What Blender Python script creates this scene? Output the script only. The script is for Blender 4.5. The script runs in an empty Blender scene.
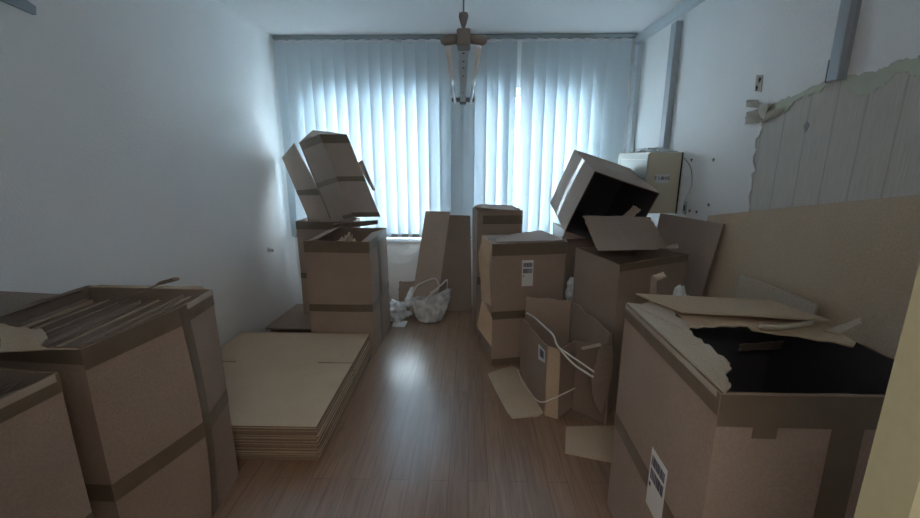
import bpy, bmesh, math, random
from mathutils import Vector, Matrix, noise
random.seed(7)
S = bpy.context.scene
C = S.collection

# ------------------------------------------------------------------ camera, sky, lights, exposure
cam_d = bpy.data.cameras.new('camera')
cam_d.sensor_width = 36.0
cam_d.lens = 36.0 * 424.0 / 920.0
cam_d.clip_start = 0.02
cam = bpy.data.objects.new('camera', cam_d)
C.objects.link(cam)
cam.location = (0, 0, 1.525)
cam.rotation_euler = (math.radians(90) - 0.23385, 0, 0.022939)
S.camera = cam

w = bpy.data.worlds.new('overcast_sky')
S.world = w
w.use_nodes = True
nt = w.node_tree
bg = nt.nodes['Background']
tc = nt.nodes.new('ShaderNodeTexCoord')
sep = nt.nodes.new('ShaderNodeSeparateXYZ')
rmp = nt.nodes.new('ShaderNodeValToRGB')
nt.links.new(tc.outputs['Generated'], sep.inputs[0])
nt.links.new(sep.outputs['Z'], rmp.inputs[0])
rmp.color_ramp.elements[0].position = 0.0
rmp.color_ramp.elements[0].color = (0.80, 0.905, 1.0, 1)
rmp.color_ramp.elements[1].position = 0.6
rmp.color_ramp.elements[1].color = (0.76, 0.885, 1.0, 1)
nt.links.new(rmp.outputs[0], bg.inputs['Color'])
bg.inputs['Strength'].default_value = 8.0

def area(name, loc, rot, sx, sy, power, col, portal=False):
    l = bpy.data.lights.new(name, 'AREA')
    l.shape = 'RECTANGLE'; l.size = sx; l.size_y = sy; l.energy = power; l.color = col
    if portal: l.cycles.is_portal = True
    o = bpy.data.objects.new(name, l); C.objects.link(o)
    o.location = loc; o.rotation_euler = rot
    return o
area('window_portal_west', (-0.93, 4.62, 1.45), (math.radians(-90), 0, 0), 1.4, 1.6, 1, (1, 1, 1), True)
area('window_portal_east', (0.60, 4.62, 1.45), (math.radians(-90), 0, 0), 1.4, 1.6, 1, (1, 1, 1), True)
area('hallway_fill', (0.0, -0.75, 2.35), (0, 0, 0), 0.9, 0.6, 4.5, (1.0, 0.96, 0.88))  # fill light added in the unseen hallway behind the camera

S.view_settings.view_transform = 'Standard'
S.view_settings.look = 'None'
S.view_settings.gamma = 1.0
S.view_settings.use_curve_mapping = False
S.view_settings.exposure = 1.95
S.cycles.max_bounces = 16
S.cycles.diffuse_bounces = 12

# ------------------------------------------------------------------ materials
def newmat(name):
    m = bpy.data.materials.new(name); m.use_nodes = True
    t = m.node_tree
    return m, t, t.nodes['Principled BSDF']
def N(t, typ, **kw):
    n = t.nodes.new(typ)
    for k, v in kw.items(): setattr(n, k, v)
    return n
def plain(name, col, rough=0.6, metal=0.0, noise_amt=0.0, nscale=20.0, bump=0.0, bscale=200.0):
    m, t, b = newmat(name)
    b.inputs['Base Color'].default_value = (*col, 1)
    b.inputs['Roughness'].default_value = rough
    b.inputs['Metallic'].default_value = metal
    co = N(t, 'ShaderNodeTexCoord')
    if noise_amt:
        nz = N(t, 'ShaderNodeTexNoise'); nz.inputs['Scale'].default_value = nscale; nz.inputs['Detail'].default_value = 4
        t.links.new(co.outputs['Object'], nz.inputs['Vector'])
        mx = N(t, 'ShaderNodeMixRGB'); mx.inputs[1].default_value = (*[c * (1 - noise_amt) for c in col], 1)
        mx.inputs[2].default_value = (*[min(1, c * (1 + noise_amt)) for c in col], 1)
        t.links.new(nz.outputs['Fac'], mx.inputs[0]); t.links.new(mx.outputs[0], b.inputs['Base Color'])
    if bump:
        nb = N(t, 'ShaderNodeTexNoise'); nb.inputs['Scale'].default_value = bscale; nb.inputs['Detail'].default_value = 3
        t.links.new(co.outputs['Object'], nb.inputs['Vector'])
        bp = N(t, 'ShaderNodeBump'); bp.inputs['Strength'].default_value = bump; bp.inputs['Distance'].default_value = 0.004
        t.links.new(nb.outputs['Fac'], bp.inputs['Height']); t.links.new(bp.outputs[0], b.inputs['Normal'])
    return m
def kraft(name, col, var=0.09):
    m, t, b = newmat(name)
    b.inputs['Roughness'].default_value = 0.82
    b.inputs['Specular IOR Level'].default_value = 0.25
    co = N(t, 'ShaderNodeTexCoord')
    n1 = N(t, 'ShaderNodeTexNoise'); n1.inputs['Scale'].default_value = 3.5; n1.inputs['Detail'].default_value = 5
    n2 = N(t, 'ShaderNodeTexNoise'); n2.inputs['Scale'].default_value = 140; n2.inputs['Detail'].default_value = 2
    for n in (n1, n2): t.links.new(co.outputs['Object'], n.inputs['Vector'])
    a = N(t, 'ShaderNodeMixRGB'); a.inputs[1].default_value = (*[c * 0.84 for c in col], 1); a.inputs[2].default_value = (*[c * 1.14 for c in col], 1)
    t.links.new(n1.outputs['Fac'], a.inputs[0])
    f = N(t, 'ShaderNodeMixRGB', blend_type='OVERLAY'); f.inputs[0].default_value = 0.22
    t.links.new(a.outputs[0], f.inputs[1]); t.links.new(n2.outputs['Fac'], f.inputs[2])
    oi = N(t, 'ShaderNodeObjectInfo')
    mr = N(t, 'ShaderNodeMapRange'); mr.inputs[3].default_value = 1 - var; mr.inputs[4].default_value = 1 + var
    t.links.new(oi.outputs['Random'], mr.inputs[0])
    hs = N(t, 'ShaderNodeHueSaturation'); t.links.new(f.outputs[0], hs.inputs['Color']); t.links.new(mr.outputs[0], hs.inputs['Value'])
    t.links.new(hs.outputs[0], b.inputs['Base Color'])
    bp = N(t, 'ShaderNodeBump'); bp.inputs['Strength'].default_value = 0.12; bp.inputs['Distance'].default_value = 0.002
    n3 = N(t, 'ShaderNodeTexNoise'); n3.inputs['Scale'].default_value = 22; n3.inputs['Detail'].default_value = 4
    t.links.new(co.outputs['Object'], n3.inputs['Vector']); t.links.new(n3.outputs['Fac'], bp.inputs['Height'])
    t.links.new(bp.outputs[0], b.inputs['Normal'])
    return m
KR = kraft('kraft_cardboard', (0.365, 0.277, 0.226))
KD = kraft('dull_kraft_cardboard', (0.27, 0.205, 0.165))
KL = kraft('pale_kraft_cardboard', (0.54, 0.415, 0.295))
KP = kraft('pinkish_kraft_cardboard', (0.47, 0.375, 0.31))  # lighter, pinker kraft tone
KW = kraft('torn_paper_ply', (0.52, 0.45, 0.36))
KE = kraft('cardboard_cut_edge', (0.25, 0.175, 0.125))
TP = plain('packing_tape', (0.165, 0.125, 0.088), 0.42, noise_amt=0.18, nscale=14, bump=0.15, bscale=40)
TL = plain('glossy_tape', (0.46, 0.40, 0.33), 0.25, noise_amt=0.1)
LBL = plain('label_paper', (0.74, 0.73, 0.72), 0.5)
INK = plain('label_ink', (0.10, 0.10, 0.15), 0.6)
WALL = plain('woodchip_wallpaper', (0.89, 0.88, 0.87), 0.9, noise_amt=0.03, nscale=3, bump=0.9, bscale=95)
CEIL = plain('ceiling_paint', (0.90, 0.89, 0.88), 0.9, noise_amt=0.02, nscale=2)
CREAM = plain('cream_gloss_paint', (0.46, 0.43, 0.28), 0.45, noise_amt=0.08, nscale=60)
CABM = plain('beige_enamel', (0.66, 0.595, 0.45), 0.42, noise_amt=0.06, nscale=6)
CABW = plain('pale_enamel', (0.44, 0.435, 0.38), 0.45, noise_amt=0.05, nscale=6)
DUCT = plain('grey_plastic_duct', (0.42, 0.45, 0.48), 0.45, noise_amt=0.05, nscale=8)
DUCW = plain('white_plastic_duct', (0.62, 0.67, 0.70), 0.4)
DARK = plain('dark_and_hole_shade', (0.03, 0.03, 0.035), 0.7)  # near black: paints the shade of holes, gaps and rebate, also screws
PVC = plain('white_window_pvc', (0.78, 0.80, 0.82), 0.35)
SILL = plain('window_sill_stone', (0.70, 0.73, 0.74), 0.4, noise_amt=0.03)
TAUPE = plain('taupe_plastic', (0.23, 0.22, 0.215), 0.45)
TAUPL = plain('grey_enamel', (0.55, 0.58, 0.60), 0.4)
TUBE = plain('lamp_glass', (0.95, 0.96, 0.97), 0.15)
RAIL = plain('grey_aluminium', (0.34, 0.385, 0.41), 0.4, 0.3)
METAL = plain('steel', (0.5, 0.5, 0.5), 0.3, 0.9)
STRAP = plain('white_strapping', (0.72, 0.70, 0.68), 0.3)
WIRE = plain('grey_wire', (0.40, 0.41, 0.42), 0.5)
GREEN = plain('pale_green_paint', (0.56, 0.58, 0.47), 0.85, noise_amt=0.10, nscale=25, bump=0.3, bscale=60)
PEEL = plain('peeled_paper_back', (0.50, 0.46, 0.38), 0.85, noise_amt=0.12, nscale=30)
PITCH = plain('interior_shade', (0.075, 0.07, 0.08), 0.9)  # box insides coloured near black to paint their shade
BRICK = plain('neighbour_render', (0.50, 0.50, 0.50), 0.9, noise_amt=0.1, nscale=3)
LEAF = plain('conifer_leaf', (0.10, 0.14, 0.09), 0.7, noise_amt=0.3, nscale=8)
GRND = plain('outdoor_ground', (0.62, 0.63, 0.64), 0.95, noise_amt=0.2, nscale=3)

def make_slat():
    m, t, b = newmat('blind_fabric')
    b.inputs['Base Color'].default_value = (0.60, 0.72, 0.79, 1); b.inputs['Roughness'].default_value = 0.8
    co = N(t, 'ShaderNodeTexCoord')
    mp = N(t, 'ShaderNodeMapping'); mp.inputs['Scale'].default_value = (90, 90, 3)
    nz = N(t, 'ShaderNodeTexNoise'); nz.inputs['Scale'].default_value = 3
    t.links.new(co.outputs['Object'], mp.inputs[0]); t.links.new(mp.outputs[0], nz.inputs['Vector'])
    mx = N(t, 'ShaderNodeMixRGB'); mx.inputs[1].default_value = (0.70, 0.765, 0.795, 1); mx.inputs[2].default_value = (0.74, 0.81, 0.845, 1)
    t.links.new(nz.outputs['Fac'], mx.inputs[0]); t.links.new(mx.outputs[0], b.inputs['Base Color'])
    tr = N(t, 'ShaderNodeBsdfTranslucent'); tr.inputs['Color'].default_value = (0.70, 0.83, 0.94, 1)
    ms = N(t, 'ShaderNodeMixShader'); ms.inputs[0].default_value = 0.115
    t.links.new(b.outputs[0], ms.inputs[1]); t.links.new(tr.outputs[0], ms.inputs[2])
    t.links.new(ms.outputs[0], t.nodes['Material Output'].inputs[0])
    return m
SLAT = make_slat()
def make_glass():
    m, t, b = newmat('window_glass')
    t.nodes.remove(b)
    tr = N(t, 'ShaderNodeBsdfTransparent'); gl = N(t, 'ShaderNodeBsdfGlossy'); gl.inputs['Roughness'].default_value = 0.02
    tr.inputs['Color'].default_value = (0.93, 0.96, 0.96, 1)
    fr = N(t, 'ShaderNodeFresnel'); ms = N(t, 'ShaderNodeMixShader')
    t.links.new(fr.outputs[0], ms.inputs[0]); t.links.new(tr.outputs[0], ms.inputs[1]); t.links.new(gl.outputs[0], ms.inputs[2])
    t.links.new(ms.outputs[0], t.nodes['Material Output'].inputs[0])
    return m
GLASS = make_glass()
def make_film():
    m, t, b = newmat('plastic_film')
    b.inputs['Base Color'].default_value = (0.76, 0.78, 0.80, 1); b.inputs['Roughness'].default_value = 0.25
    tr = N(t, 'ShaderNodeBsdfTransparent'); tr.inputs['Color'].default_value = (0.92, 0.93, 0.95, 1)
    nz = N(t, 'ShaderNodeTexNoise'); nz.inputs['Scale'].default_value = 16; nz.inputs['Detail'].default_value = 3
    co = N(t, 'ShaderNodeTexCoord'); t.links.new(co.outputs['Object'], nz.inputs['Vector'])
    rp = N(t, 'ShaderNodeMapRange'); rp.inputs[1].default_value = 0.35; rp.inputs[2].default_value = 0.65
    rp.inputs[3].default_value = 0.0; rp.inputs[4].default_value = 0.42
    t.links.new(nz.outputs['Fac'], rp.inputs[0])
    ms = N(t, 'ShaderNodeMixShader'); t.links.new(rp.outputs[0], ms.inputs[0])
    t.links.new(b.outputs[0], ms.inputs[1]); t.links.new(tr.outputs[0], ms.inputs[2])
    bp = N(t, 'ShaderNodeBump'); bp.inputs['Strength'].default_value = 0.6; bp.inputs['Distance'].default_value = 0.006
    t.links.new(nz.outputs['Fac'], bp.inputs['Height']); t.links.new(bp.outputs[0], b.inputs['Normal'])
    t.links.new(ms.outputs[0], t.nodes['Material Output'].inputs[0])
    return m
FILM = make_film()
def make_floor():
    m, t, b = newmat('oak_laminate')
    b.inputs['Roughness'].default_value = 0.30
    b.inputs['Specular IOR Level'].default_value = 0.8
    b.inputs['Coat Weight'].default_value = 0.4; b.inputs['Coat Roughness'].default_value = 0.22
    co = N(t, 'ShaderNodeTexCoord')
    sw = N(t, 'ShaderNodeMapping'); sw.inputs['Rotation'].default_value = (0, 0, math.radians(90))
    t.links.new(co.outputs['Object'], sw.inputs[0])
    br = N(t, 'ShaderNodeTexBrick'); br.inputs['Scale'].default_value = 1.0
    br.inputs['Brick Width'].default_value = 1.28; br.inputs['Row Height'].default_value = 0.096
    br.inputs['Mortar Size'].default_value = 0.0012; br.offset = 0.37
    br.inputs['Color1'].default_value = (0.265, 0.158, 0.098, 1); br.inputs['Color2'].default_value = (0.310, 0.192, 0.122, 1)
    br.inputs['Mortar'].default_value = (0.13, 0.085, 0.06, 1)
    t.links.new(sw.outputs[0], br.inputs['Vector'])
    mp = N(t, 'ShaderNodeMapping'); mp.inputs['Scale'].default_value = (22, 1.6, 1)
    t.links.new(co.outputs['Object'], mp.inputs[0])
    gn = N(t, 'ShaderNodeTexNoise'); gn.inputs['Scale'].default_value = 2.2; gn.inputs['Detail'].default_value = 6; gn.inputs['Distortion'].default_value = 0.8
    t.links.new(mp.outputs[0], gn.inputs['Vector'])
    ov = N(t, 'ShaderNodeMixRGB', blend_type='OVERLAY'); ov.inputs[0].default_value = 0.5
    t.links.new(br.outputs['Color'], ov.inputs[1]); t.links.new(gn.outputs['Fac'], ov.inputs[2])
    t.links.new(ov.outputs[0], b.inputs['Base Color'])
    bp = N(t, 'ShaderNodeBump'); bp.inputs['Strength'].default_value = 0.1; bp.inputs['Distance'].default_value = 0.002
    t.links.new(gn.outputs['Fac'], bp.inputs['Height']); t.links.new(bp.outputs[0], b.inputs['Normal'])
    return m
FLOOR = make_floor()
def make_ribbed():
    m, t, b = newmat('stripped_wall_ribs')
    b.inputs['Roughness'].default_value = 0.9
    co = N(t, 'ShaderNodeTexCoord')
    mp = N(t, 'ShaderNodeMapping'); mp.inputs['Rotation'].default_value = (0, 0, 0); mp.inputs['Scale'].default_value = (1, 1, 0.06)
    t.links.new(co.outputs['Object'], mp.inputs[0])
    m2 = N(t, 'ShaderNodeMapping'); m2.inputs['Scale'].default_value = (1, 60, 4)
    t.links.new(co.outputs['Object'], m2.inputs[0])
    wv = N(t, 'ShaderNodeTexNoise'); wv.inputs['Scale'].default_value = 2.0; wv.inputs['Detail'].default_value = 4
    t.links.new(m2.outputs[0], wv.inputs['Vector'])
    wb = N(t, 'ShaderNodeTexWave', wave_type='BANDS', bands_direction='Y'); wb.inputs['Scale'].default_value = 2.1; wb.inputs['Distortion'].default_value = 1.2; wb.inputs['Detail'].default_value = 1
    t.links.new(mp.outputs[0], wb.inputs['Vector'])
    r1 = N(t, 'ShaderNodeValToRGB'); r1.color_ramp.elements[0].color = (0.54, 0.50, 0.445, 1); r1.color_ramp.elements[0].position = 0.3; r1.color_ramp.elements[1].position = 0.7; r1.color_ramp.elements[1].color = (0.63, 0.59, 0.53, 1)
    t.links.new(wv.outputs['Fac'], r1.inputs[0])
    r2 = N(t, 'ShaderNodeValToRGB'); r2.color_ramp.elements[0].color = (0.80, 0.80, 0.80, 1); r2.color_ramp.elements[0].position = 0.0
    r2.color_ramp.elements[1].color = (1, 1, 1, 1); r2.color_ramp.elements[1].position = 0.022
    t.links.new(wb.outputs['Fac'], r2.inputs[0])
    mx = N(t, 'ShaderNodeMixRGB', blend_type='MULTIPLY'); mx.inputs[0].default_value = 1
    t.links.new(r1.outputs[0], mx.inputs[1]); t.links.new(r2.outputs[0], mx.inputs[2])
    t.links.new(mx.outputs[0], b.inputs['Base Color'])
    bp = N(t, 'ShaderNodeBump'); bp.inputs['Strength'].default_value = 0.35; bp.inputs['Distance'].default_value = 0.004
    t.links.new(r2.outputs[0], bp.inputs['Height']); t.links.new(bp.outputs[0], b.inputs['Normal'])
    return m
RIBS = make_ribbed()

# ------------------------------------------------------------------ object helpers
def origin(o):
    v = Vector((0, 0, 0))
    while o is not None:
        v += o.location; o = o.parent
    return v
def obj(name, bm, mats, parent=None, loc=None, smooth=False):
    """links a bmesh given in room coordinates as ONE mesh object"""
    if not isinstance(mats, (list, tuple)): mats = [mats]
    base = origin(parent) if parent else Vector(loc or (0, 0, 0))
    bmesh.ops.translate(bm, verts=bm.verts, vec=-base)
    me = bpy.data.meshes.new(name); bm.to_mesh(me); bm.free()
    for m in mats: me.materials.append(m)
    if smooth:
        for p in me.polygons: p.use_smooth = True
    o = bpy.data.objects.new(name, me); C.objects.link(o)
    if parent: o.parent = parent
    else: o.location = base
    return o
def tag(o, label, cat, group=None):
    o['label'] = label; o['category'] = cat
    if group: o['group'] = group
    return o
def thing(name, label, cat, loc, group=None):
    o = bpy.data.objects.new(name, None); o.empty_display_size = 0.05; C.objects.link(o)
    o.location = loc
    return tag(o, label, cat, group)
def struct(name, bm, m, parent=None):
    o = obj(name, bm, m, parent)
    if not parent: o['kind'] = 'structure'
    return o
def box(bm, x0, y0, z0, x1, y1, z1, mi=0, bev=0.0):
    vs = [bm.verts.new(p) for p in ((x0, y0, z0), (x1, y0, z0), (x1, y1, z0), (x0, y1, z0), (x0, y0, z1), (x1, y0, z1), (x1, y1, z1), (x0, y1, z1))]
    fs = []
    for q in ((3, 2, 1, 0), (4, 5, 6, 7), (0, 1, 5, 4), (1, 2, 6, 5), (2, 3, 7, 6), (3, 0, 4, 7)):
        f = bm.faces.new([vs[i] for i in q]); f.material_index = mi; fs.append(f)
    if bev:
        es = {e for f in fs for e in f.edges}
        bmesh.ops.bevel(bm, geom=list(es), offset=bev, segments=2, affect='EDGES', profile=0.5)
    return bm
def B(*a, **k): return box(bmesh.new(), *a, **k)
def tube(bm, pts, r, n=8, mi=0, flat=1.0):
    pts = [Vector(p) for p in pts]; rings = []
    up = Vector((0.13, 0.21, 0.97)).normalized()
    for i, p in enumerate(pts):
        d = (pts[min(i + 1, len(pts) - 1)] - pts[max(i - 1, 0)]).normalized()
        a = d.cross(up)
        if a.length < 1e-3: a = d.cross(Vector((1, 0, 0)))
        a.normalize(); b = d.cross(a)
        rr = r[i] if isinstance(r, (list, tuple)) else r
        rings.append([bm.verts.new(p + a * rr * math.cos(2 * math.pi * k / n) * flat + b * rr * math.sin(2 * math.pi * k / n)) for k in range(n)])
    for i in range(len(rings) - 1):
        for k in range(n):
            f = bm.faces.new((rings[i][k], rings[i][(k + 1) % n], rings[i + 1][(k + 1) % n], rings[i + 1][k])); f.material_index = mi
    bm.faces.new(rings[0]).material_index = mi; bm.faces.new(rings[-1][::-1]).material_index = mi
    bmesh.ops.recalc_face_normals(bm, faces=bm.faces)
    return bm
def spline(pts, k=8):
    P = [Vector(p) for p in pts]; out = []
    for i in range(len(P) - 1):
        p0, p1, p2, p3 = P[max(i - 1, 0)], P[i], P[i + 1], P[min(i + 2, len(P) - 1)]
        for s in range(k):
            t = s / k
            out.append(0.5 * ((2 * p1) + (p2 - p0) * t + (2 * p0 - 5 * p1 + 4 * p2 - p3) * t * t + (3 * p1 - p0 - 3 * p2 + p3) * t ** 3))
    return out + [P[-1]]
def wob(p, seed, amp, f=3.0):
    return noise.noise_vector(p * f + Vector((seed * 7.3, seed * 3.1, seed * 1.7))) * amp
def quad(bm, a, b, c, d, th=0.006, nu=10, nv=10, warp=0.004, seed=0, rag=(0, 0, 0, 0), sag=0.0, mi=0, emi=None):
    """a thick sheet spanned by a->b (u) and a->d (v); rag = raggedness of edges ab, bc, cd, da"""
    a, b, c, d = map(Vector, (a, b, c, d))
    nrm = ((b - a).cross(d - a)).normalized()
    def jag(s, k): return (noise.noise(Vector((s * 9.0, seed * 5.1 + k * 3.3, 0.5))) * 0.7 + noise.noise(Vector((s * 31.0, seed * 2.1 + k, 4.5))) * 0.5)
    def P(u, v):
        u2 = u + (rag[3] * jag(v, 4)) * (1 - u) + (rag[1] * jag(v, 2)) * u
        v2 = v + (rag[0] * jag(u, 1)) * (1 - v) + (rag[2] * jag(u, 3)) * v
        p = (a * (1 - u2) + b * u2) * (1 - v2) + (d * (1 - u2) + c * u2) * v2
        return p + wob(p, seed, warp) + nrm * sag * math.sin(math.pi * u) * math.sin(math.pi * v)
    G = [[P(i / nu, j / nv) for j in range(nv + 1)] for i in range(nu + 1)]
    top = [[bm.verts.new(q + nrm * th / 2) for q in r] for r in G]
    bot = [[bm.verts.new(q - nrm * th / 2) for q in r] for r in G]
    e = mi if emi is None else emi
    for i in range(nu):
        for j in range(nv):
            bm.faces.new((top[i][j], top[i + 1][j], top[i + 1][j + 1], top[i][j + 1])).material_index = mi
            bm.faces.new((bot[i][j + 1], bot[i + 1][j + 1], bot[i + 1][j], bot[i][j])).material_index = mi
    for i in range(nu):
        bm.faces.new((top[i + 1][0], top[i][0], bot[i][0], bot[i + 1][0])).material_index = e
        bm.faces.new((top[i][nv], top[i + 1][nv], bot[i + 1][nv], bot[i][nv])).material_index = e
    for j in range(nv):
        bm.faces.new((top[0][j], top[0][j + 1], bot[0][j + 1], bot[0][j])).material_index = e
        bm.faces.new((top[nu][j + 1], top[nu][j], bot[nu][j], bot[nu][j + 1])).material_index = e
    return bm
def Q(*a, **k): return quad(bmesh.new(), *a, **k)
def plate(pts, th, mi=0, emi=None, warp=0.0, seed=0):
    """a flat polygon of any outline, given as 3D points, with thickness"""
    P = [Vector(p) for p in pts]
    nrm = Vector((0, 0, 0))
    for i in range(len(P)): nrm += P[i].cross(P[(i + 1) % len(P)])
    nrm.normalize()
    P = [p + wob(p, seed, warp, 12) for p in P]
    bm = bmesh.new()
    t = [bm.verts.new(p + nrm * th / 2) for p in P]; b = [bm.verts.new(p - nrm * th / 2) for p in P]
    bm.faces.new(t).material_index = mi; bm.faces.new(b[::-1]).material_index = mi
    for i in range(len(P)):
        j = (i + 1) % len(P)
        bm.faces.new((t[j], t[i], b[i], b[j])).material_index = mi if emi is None else emi
    bm.normal_update()
    bmesh.ops.triangulate(bm, faces=[f for f in bm.faces if len(f.verts) > 4])
    return bm
def jagged(pts, k=4, amp=0.006, seed=0, closed=False):
    """roughens a polyline like a tear"""
    out = []; P = [Vector(p) for p in pts]; n = len(P) if closed else len(P) - 1
    for i in range(n):
        a, b = P[i], P[(i + 1) % len(P)]
        for s in range(k):
            q = a.lerp(b, s / k)
            out.append(q + (wob(q, seed, amp, 40) if (s or i) else Vector((0, 0, 0))))
    if not closed: out.append(P[-1])
    return out

# ---- cartons
class Box:
    """eight corners (i, j, k) -> room position, with creases and bulges"""
    def __init__(s, c, seed=0, warp=0.005, bulge=0.0, extra=None):
        s.c = {k: Vector(v) for k, v in c.items()}; s.seed = seed; s.warp = warp; s.bulge = bulge; s.extra = extra
        s.w = (s.c[1, 0, 0] - s.c[0, 0, 0]).length; s.d = (s.c[0, 1, 0] - s.c[0, 0, 0]).length; s.h = (s.c[0, 0, 1] - s.c[0, 0, 0]).length
        s.ax = (s.c[1, 0, 0] - s.c[0, 0, 0]).normalized(); s.ay = (s.c[0, 1, 0] - s.c[0, 0, 0]).normalized(); s.az = (s.c[0, 0, 1] - s.c[0, 0, 0]).normalized()
    def __call__(s, u, v, k):
        c = s.c
        p = ((c[0, 0, 0] * (1 - u) + c[1, 0, 0] * u) * (1 - v) + (c[0, 1, 0] * (1 - u) + c[1, 1, 0] * u) * v) * (1 - k) \
            + ((c[0, 0, 1] * (1 - u) + c[1, 0, 1] * u) * (1 - v) + (c[0, 1, 1] * (1 - u) + c[1, 1, 1] * u) * v) * k
        f = min(max(k * 6, 0), 1)
        p = p + wob(p, s.seed, s.warp, 2.6) * f
        if s.bulge:
            sk = math.sin(math.pi * min(max(k, 0), 1)) * s.bulge
            p = p + s.ax * (2 * u - 1) * sk * max(0, math.sin(math.pi * min(max(v, 0), 1))) + s.ay * (2 * v - 1) * sk * max(0, math.sin(math.pi * min(max(u, 0), 1)))
        if s.extra: p = p + s.extra(u, v, k)
        return p
def cdims(x, y, z, yaw, w_, d_, h_):
    cs, sn = math.cos(yaw), math.sin(yaw); out = {}
    for i in (0, 1):
        for j in (0, 1):
            for k in (0, 1):
                a, b = (i - .5) * w_, (j - .5) * d_
                out[i, j, k] = (x + cs * a - sn * b, y + sn * a + cs * b, z + k * h_)
    return out
def shell(T, t=0.006, n=10, open_axis='top', rag=0.0, inner_mi=0):
    """body of a carton. open_axis: 'top', 'front' (v = 0 side open) or None"""
    bm = bmesh.new(); tu, tv, tk = t / T.w, t / T.d, t / T.h; cache = {}
    def V(u, v, k):
        key = (round(u, 5), round(v, 5), round(k, 5))
        if key not in cache:
            kk = k
            if rag and k > 0.999: kk = 1 + rag * (noise.noise(Vector((u * 11 + T.seed, v * 11, 0.3))) + 0.6 * noise.noise(Vector((u * 37, v * 37 + T.seed, 2.3))))
            cache[key] = bm.verts.new(T(u, v, kk))
        return cache[key]
    def grid(f, flip, mi):
        for i in range(n):
            for j in range(n):
                q = [f(i / n, j / n), f((i + 1) / n, j / n), f((i + 1) / n, (j + 1) / n), f(i / n, (j + 1) / n)]
                vs = [V(*p) for p in q]
                if len(set(vs)) < 4: continue
                if flip: vs = vs[::-1]
                try: bm.faces.new(vs).material_index = mi
                except ValueError: pass
    def L(a, b, x): return a + (b - a) * x
    def six(u0, u1, v0, v1, k0, k1, skip, flip, mi):
        if 'left' not in skip: grid(lambda a, b: (u0, L(v0, v1, a), L(k0, k1, b)), not flip, mi)
        if 'right' not in skip: grid(lambda a, b: (u1, L(v0, v1, a), L(k0, k1, b)), flip, mi)
        if 'front' not in skip: grid(lambda a, b: (L(u0, u1, a), v0, L(k0, k1, b)), flip, mi)
        if 'back' not in skip: grid(lambda a, b: (L(u0, u1, a), v1, L(k0, k1, b)), not flip, mi)
        if 'bottom' not in skip: grid(lambda a, b: (L(u0, u1, a), L(v0, v1, b), k0), not flip, mi)
        if 'top' not in skip: grid(lambda a, b: (L(u0, u1, a), L(v0, v1, b), k1), flip, mi)
    if open_axis is None:
        six(0, 1, 0, 1, 0, 1, (), False, 0)
    elif open_axis == 'top':
        six(0, 1, 0, 1, 0, 1, ('top',), False, 0); six(tu, 1 - tu, tv, 1 - tv, tk, 1, ('top',), True, inner_mi)
        for i in range(n):
            for (o, q) in (((lambda a: (a, 0, 1)), (lambda a: (L(tu, 1 - tu, a), tv, 1))), ((lambda a: (1 - a, 1, 1)), (lambda a: (L(tu, 1 - tu, 1 - a), 1 - tv, 1))),
                           ((lambda a: (1, a, 1)), (lambda a: (1 - tu, L(tv, 1 - tv, a), 1))), ((lambda a: (0, 1 - a, 1)), (lambda a: (tu, L(tv, 1 - tv, 1 - a), 1)))):
                bm.faces.new([V(*o(i / n)), V(*o((i + 1) / n)), V(*q((i + 1) / n)), V(*q(i / n))]).material_index = 1
    else:
        six(0, 1, 0, 1, 0, 1, ('front',), False, 0); six(tu, 1 - tu, 0, 1 - tv, tk, 1 - tk, ('front',), True, inner_mi)
        for i in range(n):
            for (o, q) in (((lambda a: (a, 0, 0)), (lambda a: (L(tu, 1 - tu, a), 0, tk))), ((lambda a: (1 - a, 0, 1)), (lambda a: (L(tu, 1 - tu, 1 - a), 0, 1 - tk))),
                           ((lambda a: (1, 0, a)), (lambda a: (1 - tu, 0, L(tk, 1 - tk, a)))), ((lambda a: (0, 0, 1 - a)), (lambda a: (tu, 0, L(tk, 1 - tk, 1 - a))))):
                bm.faces.new([V(*o(i / n)), V(*o((i + 1) / n)), V(*q((i + 1) / n)), V(*q(i / n))]).material_index = 1
    bmesh.ops.recalc_face_normals(bm, faces=bm.faces)
    return bm
FACES = {'front': lambda u, v: (u, 0, v), 'back': lambda u, v: (u, 1, v), 'left': lambda u, v: (0, u, v), 'right': lambda u, v: (1, u, v), 'top': lambda u, v: (u, v, 1)}
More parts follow.
